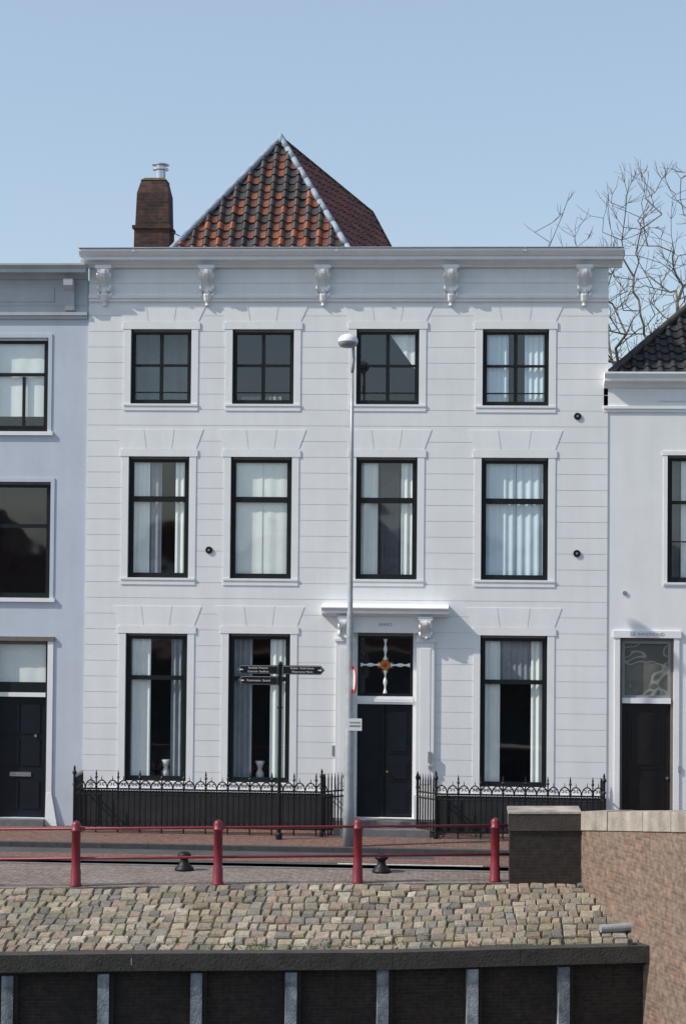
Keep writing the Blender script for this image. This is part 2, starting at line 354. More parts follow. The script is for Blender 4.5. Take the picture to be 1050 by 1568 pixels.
cm=[[(-5.0,-4.52,5.75,8.6,yc,c,.010),(-4.53,-4.25,5.75,8.6,yc+.03,cg,.01),(-3.92,-3.58,5.75,8.6,yc,c,.010)],
    [(-2.62,-1.88,5.75,8.6,yc-.008,c,.004,.3),(-1.885,-1.18,5.75,8.6,yc-.006,c,.004,.3)],
    [(.30,.80,5.75,8.6,yc,c,.010),(.80,1.36,5.75,8.6,.7,cg,.02),(1.34,1.71,5.75,8.6,yc,c,.010)],
    [(3.17,3.98,5.75,8.6,yc+.005,cb,.012,.17),(3.99,4.72,5.75,8.6,yc+.005,cb,.012,.19)]]
for o,ct in zip(midw,cm): W(o,hbars=((7.60,.13),),curt=ct)
cgd=[[(-5.02,-4.45,1.05,4.5,yc,c,.012),(-3.98,-3.58,1.05,4.5,yc+.03,cg)],
     [(-2.62,-2.08,1.05,4.5,yc+.03,cg),(-1.66,-1.19,1.05,4.5,yc,c,.012)],
     [(3.18,3.64,1.05,4.5,yc,c,.012),(4.35,4.71,1.05,4.5,yc+.02,c,.012),(3.62,4.35,3.5,4.5,yc+.06,cg,.01)]]
for o,ct in zip(gnd,cgd): W(o,hbars=((3.45,.10),),curt=ct)
va=MB()
for x in (-4.1,-1.9,-2.25):
    va.lathe([(.05,0),(.09,.05),(.10,.14),(.05,.24),(.07,.30),(.12,.42),(.10,.43)],(x,.36,1.1),'china',12)
    va.box(x-.14,x+.14,.26,.46,1.06,1.10,'china')
va.obj('window_sill_vases',H,True)
hprofile(tr,[(.04,12.20),(.04,12.26),(.075,12.28),(.075,12.34),(.05,12.36)],XL,XR,0,'plaster_trim')
hprofile(tr,[(.02,12.36+.002),(.02,12.62),(.035,12.64),(.035,12.70),(.02,12.72),(.02,12.98)],XL+.01,XR-.01,0,'plaster_trim')
hprofile(tr,[(.10,12.982),(.13,13.04),(.16,13.05),(.22,13.10),(.36,13.13),(.36,13.20),(.40,13.22),(.47,13.31),(.47,13.36),(.44,13.375)],XL-.16,XR+.30,0,'plaster_trim')
tr.box(XL-.17,XR+.31,-.5,-.02,13.378,13.395,'zinc')
for xj in (-4.9,-.2,4.1): tr.box(xj,xj+.07,-.485,-.3,13.29,13.377,'zinc')
for xc in (-5.60,-3.20,-.50,2.45,5.50): console(tr,xc,12.94,-.02,'plaster_trim',.27,.52,.27)
for a,b in ((-.13,.28),(1.72,2.13)):
    tr.box(a,b,-.06,-.0,.86,4.50,'plaster_trim'); tr.box(a-.03,b+.03,-.09,-.0,.30,.858,'plaster_trim')
    tr.box(a+.09,b-.09,-.068,-.06,1.1,4.2,'plaster_trim')
    tr.box(a-.03,b+.03,-.09,-.0,4.35,4.41,'plaster_trim')
    console(tr,(a+b)/2,4.86,-.06,'plaster_trim',.24,.42,.22,drop=False)
tr.box(-.10,2.10,-.10,-.001,4.552,4.93,'plaster_trim')
hprofile(tr,[(.16,4.932),(.2,4.98),(.34,5.0),(.34,5.06),(.40,5.12),(.40,5.14),(.30,5.17),(.05,5.20)],-.45,2.45,0,'plaster_trim')
text('ANNO',(1.0,-.103,4.74),.10,'lampcap',H)
dr=MB()
dr.box(.282,.36,.14,.28,.30,4.546,'plaster_trim'); dr.box(1.64,1.718,.14,.28,.30,4.546,'plaster_trim')
dr.box(.36,1.64,.13,.28,2.90,3.08,'plaster_trim'); dr.box(.36,1.64,.14,.28,4.47,4.546,'taupe')
dr.box(.36,1.64,.11,.13,2.95,3.03,'plaster_trim')
for a,b in ((.362,.993),(1.007,1.638)):
    dr.box(a,b,.22,.27,.302,2.898,'door')
    for z0,z1 in ((.42,.98),(1.12,1.62),(1.76,2.78)):
        dr.box(a+.09,b-.09,.205,.22,z0,z1,'door'); dr.box(a+.14,b-.14,.19,.205,z0+.06,z1-.06,'door')
dr.tube([(1.06,.2,1.35),(1.06,.13,1.35)],[.012,.025],'gold',10)
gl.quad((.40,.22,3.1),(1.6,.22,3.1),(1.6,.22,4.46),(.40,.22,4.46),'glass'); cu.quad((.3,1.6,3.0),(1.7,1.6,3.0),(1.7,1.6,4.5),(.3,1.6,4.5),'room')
for a,b,c_,d in ((.36,.43,3.08,4.47),(1.57,1.64,3.08,4.47),(.43,1.57,3.08,3.14),(.43,1.57,4.41,4.47)): dr.box(a,b,.17,.24,c_,d,'frame')
cx,cz=1.0,3.80
for sx,sz,L in ((1,0,.57),(-1,0,.57),(0,1,.6),(0,-1,.65)):
    pts=[];rs=[]
    for i in range(19):
        t=i/18; pts.append((cx+sx*L*t,.17,cz+sz*L*t)); rs.append(.018+.028*abs(math.sin(t*math.pi*2.5))**2)
    dr.tube(pts,rs,'plaster_trim',8)
dr.tube([(cx,.14,cz),(cx,.10,cz)],[.125,.10],'gold',24); dr.tube([(cx,.10,cz),(cx,.07,cz)],[.06,.03],'signred',12)
for k in range(8):
    an=k*math.pi/4+.39; dr.tube([(cx,.15,cz),(cx+.18*math.cos(an),.16,cz+.18*math.sin(an))],[.02,.008],'gold',6)
dr.box(-.1,2.12,-.50,.14,.16,.298,'kerb'); dr.box(-.1,2.12,-.88,.0,.0,.158,'kerb')
fixn(dr.obj('front_door',H))
vt=MB()
for x,z in ((5.37,9.56),(5.37,6.41),(-3.10,6.42)):
    vt.tube([(x,-.0,z),(x,-.03,z)],[.085,.08],'frame',16); vt.tube([(x,-.02,z),(x,-.045,z)],[.03,.02],'lampcap',10)
vt.box(-.2,-.13,-.06,-.001,1.72,1.95,'lampcap'); vt.box(2.0,2.07,-.12,-.07,1.6,1.85,'lampcap'); vt.box(2.01,2.08,-.11,-.07,1.45,1.53,'lampcap')
vt.obj('wall_vents_and_bells',H)
wm.obj('walls',H); fixn(tr.obj('trim_and_cornice',H)); pl.obj('plinth',H); fixn(fr.obj('window_frames',H)); gl.obj('window_panes',H); cu.obj('curtains_and_rooms',H)
# ------------------------------------------------------------------ pantiles
def clip_poly(ob,poly,n):
    bm=bmesh.new(); bm.from_mesh(ob.data)
    c=sum((Vector(p) for p in poly),Vector())/len(poly)
    for i in range(len(poly)):
        a=Vector(poly[i]); b=Vector(poly[(i+1)%len(poly)]); e=(b-a).normalized(); pn=e.cross(n).normalized()
        if pn.dot(c-a)>0: pn=-pn
        bmesh.ops.bisect_plane(bm,geom=list(bm.verts)+list(bm.edges)+list(bm.faces),plane_co=a,plane_no=pn,clear_outer=True)
    bm.to_mesh(ob.data); bm.free()
def pantiles(name,poly,k,parent,colf,tw=.30,tl=.31,amp=.045):
    P=[Vector(p) for p in poly]; n=(P[1]-P[0]).cross(P[2]-P[0]).normalized()
    if n.z<0: n=-n
    v=(Vector((0,0,1))-n*n.z).normalized(); u=v.cross(n).normalized()
    o=P[0]; us=[(p-o).dot(u) for p in P]; vs=[(p-o).dot(v) for p in P]
    mb=MB(); u0=min(us)-tw*.3; nu=int((max(us)-u0)/tw)+2; v0=min(vs); nv=int((max(vs)-v0)/tl)+2
    prof=[(0,.15),(.12,.75),(.25,1),(.38,.75),(.5,.25),(.62,0),(.8,-.05),(.95,.0),(1,.15)]
    for j in range(nv):
        for i in range(nu):
            col=colf(i,j); jz=random.uniform(-.006,.006)
            if isinstance(col,list): col=[col[0]]*4+[col[1]]*4
            else: col=[col]*8
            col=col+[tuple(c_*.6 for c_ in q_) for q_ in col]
            vv=[]
            for t,h in prof:
                uu=u0+(i+t)*tw
                vv.append(o+u*uu+v*(v0+j*tl-.03)+n*(h*amp+.04+jz)); 
            for t,h in prof:
                uu=u0+(i+t)*tw
                vv.append(o+u*uu+v*(v0+(j+1)*tl)+n*(h*amp+.005+jz))
            for t,h in prof:
                uu=u0+(i+t)*tw
                vv.append(o+u*uu+v*(v0+j*tl-.03)+n*(h*amp+.005+jz-.012))
            m_=len(prof)
            mb.add(vv,[(a,a+1,m_+a+1,m_+a) for a in range(m_-1)]+[(2*m_+a,2*m_+a+1,a+1,a) for a in range(m_-1)],k,col)
    ob=mb.obj(name,parent,False,True); clip_poly(ob,poly,n)
    return ob
A=(-1.84,3.3,16.74);Lp=(-4.6,.65,13.03);Rp=(.32,.65,13.03);Bv=(.89,5.6,14.3);Mv=(.30,6.9,15.54)
def colmain(i,j):
    n_=noise.noise(Vector((i*.45,j*.2,3)))
    f=max(0,min(1,(11-j)/10.0))
    oc=lambda: random.choice([(.25,.078,.036),(.20,.060,.030),(.28,.095,.045),(.15,.052,.032),(.11,.045,.034)])
    def gc():
        r_=random.uniform(.75,1.9); return (.040*r_,.034*r_,.033*r_)
    hi=oc() if random.random()<.10+.42*f*f+n_*.55 else gc()
    lo=oc() if random.random()<.30+.6*f+n_*.4 else gc()
    return [hi,tuple(q_*.85 for q_ in lo)]
pantiles('roof_tiles_front',[Lp,Rp,A],'tile',H,colmain,.30,.27,.085)
pantiles('roof_tiles_right',[Rp,Bv,Mv,A],'tiled',H,lambda i,j:random.choice([(.16,.05,.04),(.13,.042,.035),(.18,.06,.045),(.09,.038,.032)]))
rb=MB()
rb.add([A,Mv,Bv,(1.0,6.2,13.0),(-4.5,7.0,13.0),Lp,(.95,5.6,12.96),(.34,.68,12.96)],[(0,1,4),(1,3,4),(1,2,3),(0,4,5),(7,6,2)],'tiled',(.1,.04,.03))
rb.obj('roof_rear_slopes',H,False,True)
hp=MB()
def hip(a,b,r=.075,k='lead',seg=12):
    a=Vector(a);b=Vector(b)
    for i in range(seg):
        p=a+(b-a)*(i/seg); q=a+(b-a)*((i+1.06)/seg); hp.tube([p+Vector((0,-.02,.06)),q+Vector((0,-.02,.06))],[r*1.05,r*.98],k,8)
hip(Lp,A); hip(Rp,A); hip(Bv,Mv,.05,'chim',6); hip(Mv,A,.05,'chim',12)
hp.lathe([(.17,-.12),(.13,.0),(.06,.1),(.02,.16)],(A[0],A[1]-.02,A[2]+.02),'lead',10)
hp.obj('roof_hips',H,True)
ch=MB()
def ring(x0,x1,y0,y1,z): return [(x0,y0,z),(x1,y0,z),(x1,y1,z),(x0,y1,z)]
ch.hexa(ring(-5.44,-4.53,2.7,3.5,12.9),ring(-5.42,-4.54,2.7,3.5,14.42),'chim')
ch.hexa(ring(-5.47,-4.51,2.66,3.54,14.42),ring(-5.47,-4.51,2.66,3.54,14.50),'chim')
ch.hexa(ring(-5.40,-4.56,2.72,3.48,14.50),ring(-5.37,-4.58,2.74,3.46,15.32),'chim')
ch.hexa(ring(-5.37,-4.58,2.74,3.46,15.32),ring(-5.28,-4.66,2.84,3.36,15.66),'chim')
ch.hexa(ring(-5.30,-4.64,2.82,3.38,15.66),ring(-5.20,-4.72,2.9,3.3,15.73),'mossb')
ch.lathe([(.13,0),(.13,.24),(.20,.26),(.20,.30),(.12,.31),(.12,.36),(.22,.38),(.20,.41)],(-4.84,3.1,15.70),'steel',16)
ch.tube([(-4.55,3.1,14.4),(-4.15,3.0,14.2)],.015,'lamp',6)
ch.obj('chimney',H)
# ------------------------------------------------------------------ left neighbour
H2=empty('white_townhouse')
wm=MB();tr=MB();fr=MB();gl=MB();cu=MB()
y2=.03; a0,a1=-13.5,-5.982
lt=[(-8.35,-6.93,9.16,11.36),(-11.2,-9.8,9.16,11.36)]; lm=[(-8.25,-6.83,5.27,7.98),(-11.2,-9.8,5.27,7.98)]
lg=[(-8.15,-6.85,.15,4.27),(-11.2,-9.8,1.1,4.3)]
wall(wm,a0,a1,0,12.7,y2,lt+lm+lg,'lilac',depth=.18)
wm.quad((a0,y2,0),(a0,9,0),(a0,9,12.7),(a0,y2,12.7),'lilac'); wm.quad((a0,y2,12.68),(a1,y2,12.68),(a1,9,12.68),(a0,9,12.68),'zinc'); wm.quad((a0,9,0),(a1,9,0),(a1,9,12.7),(a0,9,12.7),'lilac')
for o in lt+lm: 
    for q in ((o[0]-.09,o[0],o[2],o[3]),(o[1],o[1]+.09,o[2],o[3]),(o[0]-.09,o[1]+.09,o[3],o[3]+.09)): tr.box(q[0],q[1],y2-.02,y2+.02,q[2],q[3],'lilac')
    tr.box(o[0]-.13,o[1]+.13,y2-.06,y2+.16,o[2]-.09,o[2]-.001,'plaster_trim')
for o in lg:
    for q in ((o[0]-.13,o[0],o[2]+.6,o[3]),(o[1],o[1]+.13,o[2]+.6,o[3])): tr.box(q[0],q[1],y2-.03,y2+.02,q[2],q[3],'plaster_trim')
    tr.box(o[0]-.16,o[1]+.16,y2-.06,y2+.02,o[3],o[3]+.10,'taupe')
    tr.hexa(ring(o[1]-.0,o[1]+.28,y2-.09,y2+.02,0),ring(o[1]-.0,o[1]+.13,y2-.04,y2+.02,.75),'plaster_trim')
hprofile(tr,[(.05,11.80),(.05,11.86),(.09,11.88),(.09,11.95),(.02,11.96),(.02,12.10),(.03,12.12),(.03,12.60),(.05,12.70),(.1,12.72),(.18,12.80),(.38,12.84),(.38,12.92),(.46,13.0),(.46,13.04)],a0,a1-.03,y2,'lilac_trim')
for xc in (-6.42,-8.9,-11.4):
    pr=[(y2-.02,12.70),(y2-.34,12.70),(y2-.33,12.55),(y2-.2,12.42),(y2-.14,12.2),(y2-.10,12.0),(y2-.02,11.95)]
    tr.prism_x(pr,xc-.11,xc+.11,'lilac_trim')
tr.box(-8.6,-6.8,y2-.045,y2-.031,12.2,12.52,'lilac_trim')
o=lt[0]; window(fr,gl,cu,*o,y2,vbars=((-7.52,.07,9.2,10.45),),hbars=((10.50,.08),(9.28,.04)),curt=[(o[0],o[1],o[2]+.36,o[3],.19,'curtain',.003,.4)],outer='plaster_trim')
o=lt[1]; window(fr,gl,cu,*o,y2,hbars=((10.50,.08),),outer='plaster_trim')
for o in lm: window(fr,gl,cu,*o,y2,hbars=((6.95,.09),),outer='taupe')
o=lg[1]; window(fr,gl,cu,*o,y2,hbars=((3.1,.09),))
o=lg[0]; d=MB()
d.box(o[0],o[0]+.07,y2+.12,y2+.26,.15,4.27,'frame'); d.box(o[1]-.07,o[1],y2+.12,y2+.26,.15,4.27,'frame'); d.box(o[0]+.07,o[1]-.07,y2+.12,y2+.26,4.18,4.27,'taupe'); d.box(o[0]+.07,o[1]-.07,y2+.10,y2+.26,2.96,3.06,'plaster_trim')
d.box(o[0]+.07,o[1]-.07,y2+.12,y2+.20,3.06,3.30,'frame')
gl.quad((o[0]+.07,y2+.15,3.3),(o[1]-.07,y2+.15,3.3),(o[1]-.07,y2+.15,4.2),(o[0]+.07,y2+.15,4.2),'glass'); curtain(cu,o[0]+.02,o[1]-.02,3.2,4.25,.21,'curtain',.003,.4)
d.box(o[0]+.072,o[1]-.072,y2+.19,y2+.25,.152,2.958,'door')
for z0,z1 in ((.35,1.0),(1.35,2.0),(2.1,2.8)):
    for xx in (o[0]+.18,o[0]+.68): d.box(xx,xx+.42,y2+.172,y2+.19,z0,z1,'door')
d.box(-7.75,-7.25,y2+.165,y2+.19,1.1,1.2,'steel'); d.tube([(-7.15,y2+.18,2.05),(-7.15,y2+.15,2.05)],.035,'steel',12)
d.box(o[0],o[1],y2-.25,y2+.12,.001,.148,'kerb')
d.obj('side_door',H2)
wm.obj('walls',H2); fixn(tr.obj('trim_and_cornice',H2)); fixn(fr.obj('window_frames',H2)); gl.obj('window_panes',H2); cu.obj('curtains_and_rooms',H2)
# ------------------------------------------------------------------ right neighbour
H3=empty('white_townhouse')
wm=MB();tr=MB();fr=MB();gl=MB();cu=MB()
y3=.02; b0,b1=6.062,14.5
rm=[(7.42,8.9,5.77,8.68),(11,12.4,5.77,8.68)]; rg=[(6.36,7.58,.15,4.50),(9.5,11,1.1,4.5),(12,13.4,1.1,4.5)]
wall(wm,b0,b1,0,10.5,y3,rm+rg,'plaster')
wm.quad((b1,y3,0),(b1,y3,10.5),(b1,9,10.5),(b1,9,0),'plaster'); wm.quad((b0,9,0),(b1,9,0),(b1,9,10.5),(b0,9,10.5),'plaster')
for o in rm: surround(tr,*o,y3,'plaster_trim',w=.09)
for o in rg:
    tr.box(o[0]-.12,o[0],y3-.03,y3+.02,o[2]+.1,o[3],'plaster_trim'); tr.box(o[1],o[1]+.12,y3-.03,y3+.02,o[2]+.1,o[3],'plaster_trim'); tr.box(o[0]-.16,o[1]+.16,y3-.05,y3+.02,o[3]+.0,o[3]+.16,'plaster_trim')
hprofile(tr,[(.03,9.66),(.03,9.72),(.06,9.74),(.06,9.80),(.02,9.81),(.02,10.2),(.06,10.22),(.1,10.3),(.26,10.36),(.26,10.42),(.32,10.52),(.32,10.56)],b0-.1,b1,y3,'plaster_trim')
tr.box(7.2,11.4,y3-.05,y3-.021,9.92,10.14,'plaster_trim')
text('DE WINDHOND',(6.97,y3-.054,4.58),.105,'letter',H3)
o=rm[0]; window(fr,gl,cu,*o,y3,hbars=((7.6,.08),(6.7,.03)),curt=[(7.75,8.6,5.8,8.6,.21,'curtain',.012),(7.4,7.75,5.8,8.6,.4,'curtaing',.012)])
window(fr,gl,cu,*rm[1],y3,hbars=((7.6,.08),))
for o in rg[1:]: window(fr,gl,cu,*o,y3,hbars=((3.45,.08),))
o=rg[0]; d=MB()
d.box(o[0],o[0]+.06,y3+.1,y3+.24,.15,4.5,'taupe'); d.box(o[1]-.06,o[1],y3+.1,y3+.24,.15,4.5,'taupe'); d.box(o[0]+.06,o[1]-.06,y3+.1,y3+.24,4.42,4.5,'taupe'); d.box(o[0]+.06,o[1]-.06,y3+.06,y3+.24,3.0,3.12,'plaster_trim')
for q in ((o[0]+.06,o[0]+.12,3.12,4.42),(o[1]-.12,o[1]-.06,3.12,4.42),(o[0]+.12,o[1]-.12,3.12,3.18),(o[0]+.12,o[1]-.12,4.36,4.42)): d.box(q[0],q[1],y3+.11,y3+.2,q[2],q[3],'lampcap')
d.quad((o[0]+.1,y3+.17,3.15),(o[1]-.1,y3+.17,3.15),(o[1]-.1,y3+.17,4.4),(o[0]+.1,y3+.17,4.4),'etched')
d.box(o[0]+.062,o[1]-.062,y3+.16,y3+.22,.152,2.998,'doorbrown')
d.box(o[0]+.2,o[1]-.2,y3+.14,y3+.16,1.5,2.8,'doorbrown'); d.box(o[0]+.2,o[1]-.2,y3+.14,y3+.16,.4,1.3,'doorbrown'); d.box(o[0]+.28,o[1]-.28,y3+.12,y3+.14,1.6,2.7,'doorbrown')
d.tube([(7.45,y3+.16,1.3),(7.45,y3+.1,1.3)],.03,'steel',10)
d.box(o[0],o[1],y3-.25,y3+.1,.001,.148,'kerb')
d.tube([(6.46,y3-.001,5.52),(6.46,y3-.03,5.52)],.05,'lampcap',10); d.box(7.68,7.73,y3-.04,y3-.0,1.45,1.6,'lampcap')
d.obj('side_door',H3)
wm.obj('walls',H3); fixn(tr.obj('trim_and_cornice',H3)); fixn(fr.obj('window_frames',H3)); gl.obj('window_panes',H3); cu.obj('curtains_and_rooms',H3)
e0=(6.1,.1,10.5); rg1=(9.7,3.7,13.75); rg2=(14.5,3.7,13.75); e1=(14.5,.1,10.5)
def dk(i,j):
    r_=random.uniform(.6,2.2); return (.014*r_,.014*r_,.016*r_)
pantiles('roof_tiles_front',[e0,e1,rg2,rg1],'tiled',H3,dk,.30,.3,.075)
rb=MB(); rb.add([e0,rg1,rg2,(14.5,7.5,10.5),(6.1,7.5,10.5),e1],[(0,1,4),(1,2,3,4),(2,5,3)],'tiled',(.03,.028,.028)); rb.obj('roof_rear_slopes',H3,False,True)
hp=MB(); hip(e0,rg1,.085,'beam',14); hp.obj('roof_hips',H3,True)
# ------------------------------------------------------------------ quay frame
O=Vector((.76,-6.82,0)); q=Vector((.985,.172,0)).normalized(); nn=Vector((q.y,-q.x,0))
def Q(s,w,z): p=O+q*s+nn*w; return (p.x,p.y,z)
g=MB()
ea=Q(-600,.10,0); eb=Q(600,.10,0)
g.add([(ea[0],ea[1],-.10),(eb[0],eb[1],-.10),(700,900,-.10),(-700,900,-.10)],[(0,1,2,3)],'ground'); g.obj('ground')
r=MB(); r.quad((-60,-5.9,-.096),(60,-5.9,-.096),(60,-2.62,-.096),(-60,-2.62,-.096),'asph')
r.quad((-60,-3.95,-.092),(2.2,-3.95,-.092),(2.2,-3.3,-.092),(-60,-3.3,-.092),'pave')
r.quad((2.2,-4.0,-.092),(60,-4.0,-.092),(60,-2.9,-.092),(2.2,-2.9,-.092),'pave')
r.box(.2,3.2,-4.10,-4.03,-.096,-.085,'marking')
r.obj('road')
p=MB(); p.box(-60,60,-2.45,12,-.2,.0,'pave'); p.obj('pavement')
k=MB()
x=-30
while x<30: k.box(x+.004,x+.996,-2.62,-2.452,-.2,.012,'kerbd'); x+=1
k.obj('kerb')
p=MB(); 
a=Q(-40,.12,0); b=Q(14,.12,0)
p.add([(a[0],a[1],0),(b[0],b[1],0),(b[0],-5.35,0),(a[0],-5.35,0),(a[0],a[1],-.2),(b[0],b[1],-.2),(b[0],-5.35,-.2),(a[0],-5.35,-.2)],[(0,1,2,3),(4,5,1,0),(6,7,3,2)],'quayp')
p.obj('quay_pavement')
k=MB(); x=-30
while x<10: k.box(x+.004,x+.996,-5.35,-5.20,-.2,.012,'kerb'); x+=1
k.obj('kerb')
# ------------------------------------------------------------------ cobbled slope (single mesh)
sl=MB(); W0,W1,Z0,Z1=.12,2.42,-.01,-.72
dw=(W1-W0); 
sl.quad(Q(-14,W0,Z0-.03),Q(-14,W1,Z1-.13),Q(6.5,W1,Z1-.13),Q(6.5,W0,Z0-.03),'soil')
rows=10; rw=dw/rows
def sag(s,w): return -.07*math.exp(-((s+.5)/3.2)**2)*((w-W0)/dw)**2+.018*noise.noise(Vector((s*.8,w*.9,0)))
for j in range(rows):
    s=-13.8+random.random()*.2
    while s<6.2:
        L=random.uniform(.16,.29); w0=W0+j*rw+.008+random.uniform(-.016,.016)+.05*math.sin(s*.9+j*.3); w1=w0+rw-.018+random.uniform(-.014,.010)
        hh=random.uniform(-.012,.022)+sag(s,(w0+w1)/2); til=random.uniform(-.013,.013); tl2=random.uniform(-.013,.013)
        def zz(w): return Z0+(Z1-Z0)*(w-W0)/dw
        sk=random.uniform(-.03,.03)+.05
        s0,s1=s+.007,s+L-.007
        if not(W1+.05>w1): w1=W1+.04
        base=[Q(s0,w1,zz(w1)-.14),Q(s1,w1,zz(w1)-.14),Q(s1+sk,w0,zz(w0)-.14),Q(s0+sk,w0,zz(w0)-.14)]
        i_=.02
        mid=[Q(s0,w1,zz(w1)+hh-.012),Q(s1,w1,zz(w1)+hh-.012),Q(s1+sk,w0,zz(w0)+hh-.012),Q(s0+sk,w0,zz(w0)+hh-.012)]
        def tp(sx,wx,tt): return Q(sx,wx,zz(wx)+hh+.014+tt)
        topp=[tp(s0+i_*random.uniform(.6,1.6),w1-i_*random.uniform(.6,1.6),til),tp(s1-i_*random.uniform(.6,1.6),w1-i_*random.uniform(.6,1.6),tl2),tp(s1+sk-i_*random.uniform(.6,1.6),w0+i_*random.uniform(.6,1.6),-til),tp(s0+sk+i_*random.uniform(.6,1.6),w0+i_*random.uniform(.6,1.6),-tl2)]
        kk=random.uniform(.68,1.2)*(1.0+.25*noise.noise(Vector((s*.5,w0,5)))); cc=random.choice([(.31,.265,.20),(.285,.25,.19),(.34,.285,.21),(.265,.24,.20),(.32,.26,.185),(.39,.34,.27),(.22,.20,.18),(.32,.24,.19)])
        col=tuple(c_*kk for c_ in cc)
        sl.add(base+mid+topp,[(0,1,5,4),(1,2,6,5),(2,3,7,6),(3,0,4,7),(4,5,9,8),(5,6,10,9),(6,7,11,10),(7,4,8,11),(8,9,10,11)],'sett',col)
        s+=L
sl.obj('cobbled_slope',None,False,True)
wd=MB()
def weed(s,w,n=30,r=.12,hm=1):
    for _ in range(n):
        b=Vector(Q(s+random.gauss(0,r),w+random.gauss(0,r*.6),-.05-.3*w)); t=b+Vector((random.gauss(0,.05),random.gauss(0,.05),random.uniform(.06,.14)*hm)); x_=Vector((random.uniform(-.03,.03),random.uniform(-.02,.02),0))
        wd.add([b-x_,b+x_,t],[(0,1,2)],'weed')
weed(-.6,.55,60,.15); weed(4.9,.9,60,.1); weed(4.2,.3,30,.1)
for _ in range(60): weed(random.uniform(-8,5.2),2.3+random.uniform(-.15,.08),6,.08,.7)
for _ in range(60): weed(random.uniform(-8,5),random.uniform(.3,2.2),4,.05,.8)
for i in range(30): weed(4.35+i*.03,.3+i*.075,5,.05)
wd.obj('grass_tufts')
# ------------------------------------------------------------------ quay timber and brick wall
T=empty('quay_retaining_wall')
b=MB()
def qbox(mb,s0,s1,w0,w1,z0,z1,k,da=0,db=0):
    mb.hexa([Q(s0,w1,z0+da),Q(s1,w1,z0+db),Q(s1,w0,z0+db),Q(s0,w0,z0+da)],[Q(s0,w1,z1+da),Q(s1,w1,z1+db),Q(s1,w0,z1+db),Q(s0,w0,z1+da)],k)
for s0,s1,da,db in ((-14,-7.2,0,0),(-7.19,-4.3,0,-.01),(-4.29,.3,-.01,-.06),(.31,2.6,-.06,-.03),(2.61,6.0,-.03,.0)):
    qbox(b,s0,s1,2.43,2.72,-1.0,-.70,'beam',da,db)
b.obj('capping_beam',T)
b=MB(); qbox(b,-14,6.3,2.3,2.50,-5,-1.0,'quayb'); b.obj('brick_face',T)
b=MB()
for i in range(-7,5):
    s=-1.5+1.64*i+.0; s+=random.uniform(-.02,.02)
    if s>5.2: continue
    h=random.uniform(-.02,.02)
    qbox(b,s-.10,s+.10,2.502,2.66,-5,-1.08+h,'post'); 
    qbox(b,s+.102,s+.18,2.502,2.6,-5,-1.08,'postd')
qbox(b,-14,6.0,2.502,2.60,-1.07,-1.0,'postd')
b.obj('timber_posts',T)
HW=empty('harbour_wall')
P0=Vector((5.07,-6.3,0)); WN=Vector((-WD.y,WD.x,0)) 
if WN.x<0: WN=-WN
def Wp(l,t,z): p_=P0+WD*l+WN*t; return (p_.x,p_.y,z)
zt=lambda l:1.37+.131*l
w=MB(); LL=9
w.hexa([Wp(LL,0,-5),Wp(LL,2.4,-5),Wp(-.2,2.4,-5),Wp(0,0,-5)],[Wp(LL,0,zt(LL)-.36),Wp(LL,2.4,zt(LL)-.36),Wp(-.2,2.4,zt(0)-.36),Wp(0,0,zt(0)-.36)],'wallb'); 
w.hexa([Wp(LL,-.06,-5),Wp(LL,-.001,-5),Wp(3.05,-.001,-5),Wp(3.05,-.06,-5)],[Wp(LL,-.06,zt(LL)-.42),Wp(LL,-.001,zt(LL)-.42),Wp(3.05,-.001,zt(3.05)-.42),Wp(3.05,-.06,zt(3.05)-.42)],'wallb')
w.obj('brick_wall_face',HW)
w=MB(); l=0.0
while l<LL-.1:
    d_=random.uniform(.95,1.3); l2=min(l+d_,LL)
    e=.025+random.uniform(-.01,.015); gz=random.uniform(-.012,.008)
    w.hexa([Wp(l2-.010,-e,zt(l2)-.358),Wp(l2-.010,.55,zt(l2)-.358),Wp(l+.010,.55,zt(l)-.358),Wp(l+.010,-e,zt(l)-.358)],[Wp(l2-.010,-e,zt(l2)+gz),Wp(l2-.010,.55,zt(l2)+gz),Wp(l+.010,.55,zt(l)+gz),Wp(l+.010,-e,zt(l)+gz)],'coping'); l=l2
w.obj('coping_stones',HW)
w=MB(); f0=Vector((3.68,-6.48,0)); f1=Vector((5.06,-6.30,0))
def pr(a,b,y,z): return [(a.x,a.y,z),(b.x,b.y,z),(b.x,b.y+y,z),(a.x,a.y+y,z)]
w.hexa(pr(f0,f1,.8,-.8),pr(f0,f1,.8,1.0),'pierb')
f0b=f0+Vector((-.03,-.03,0)); f1b=f1+Vector((0,-.03,0))
w.hexa(pr(f0b,f1b,.86,1.002),pr(f0b,f1b,.86,1.33),'copingd'); w.hexa(pr(f0b+Vector((-.01,-.01,0)),f1b+Vector((0,-.01,0)),.88,1.332),pr(f0b,f1b,.86,1.37),'coping')
w.obj('corner_pier',HW)
w=MB(); w.tube([Wp(1.75,-.55,-.52),Wp(1.85,.02,-.50)],.075,'lamp',14); w.box(5.75,5.83,-8.62,-8.45,-1.0,-.62,'beam'); w.obj('drain_pipe',HW)
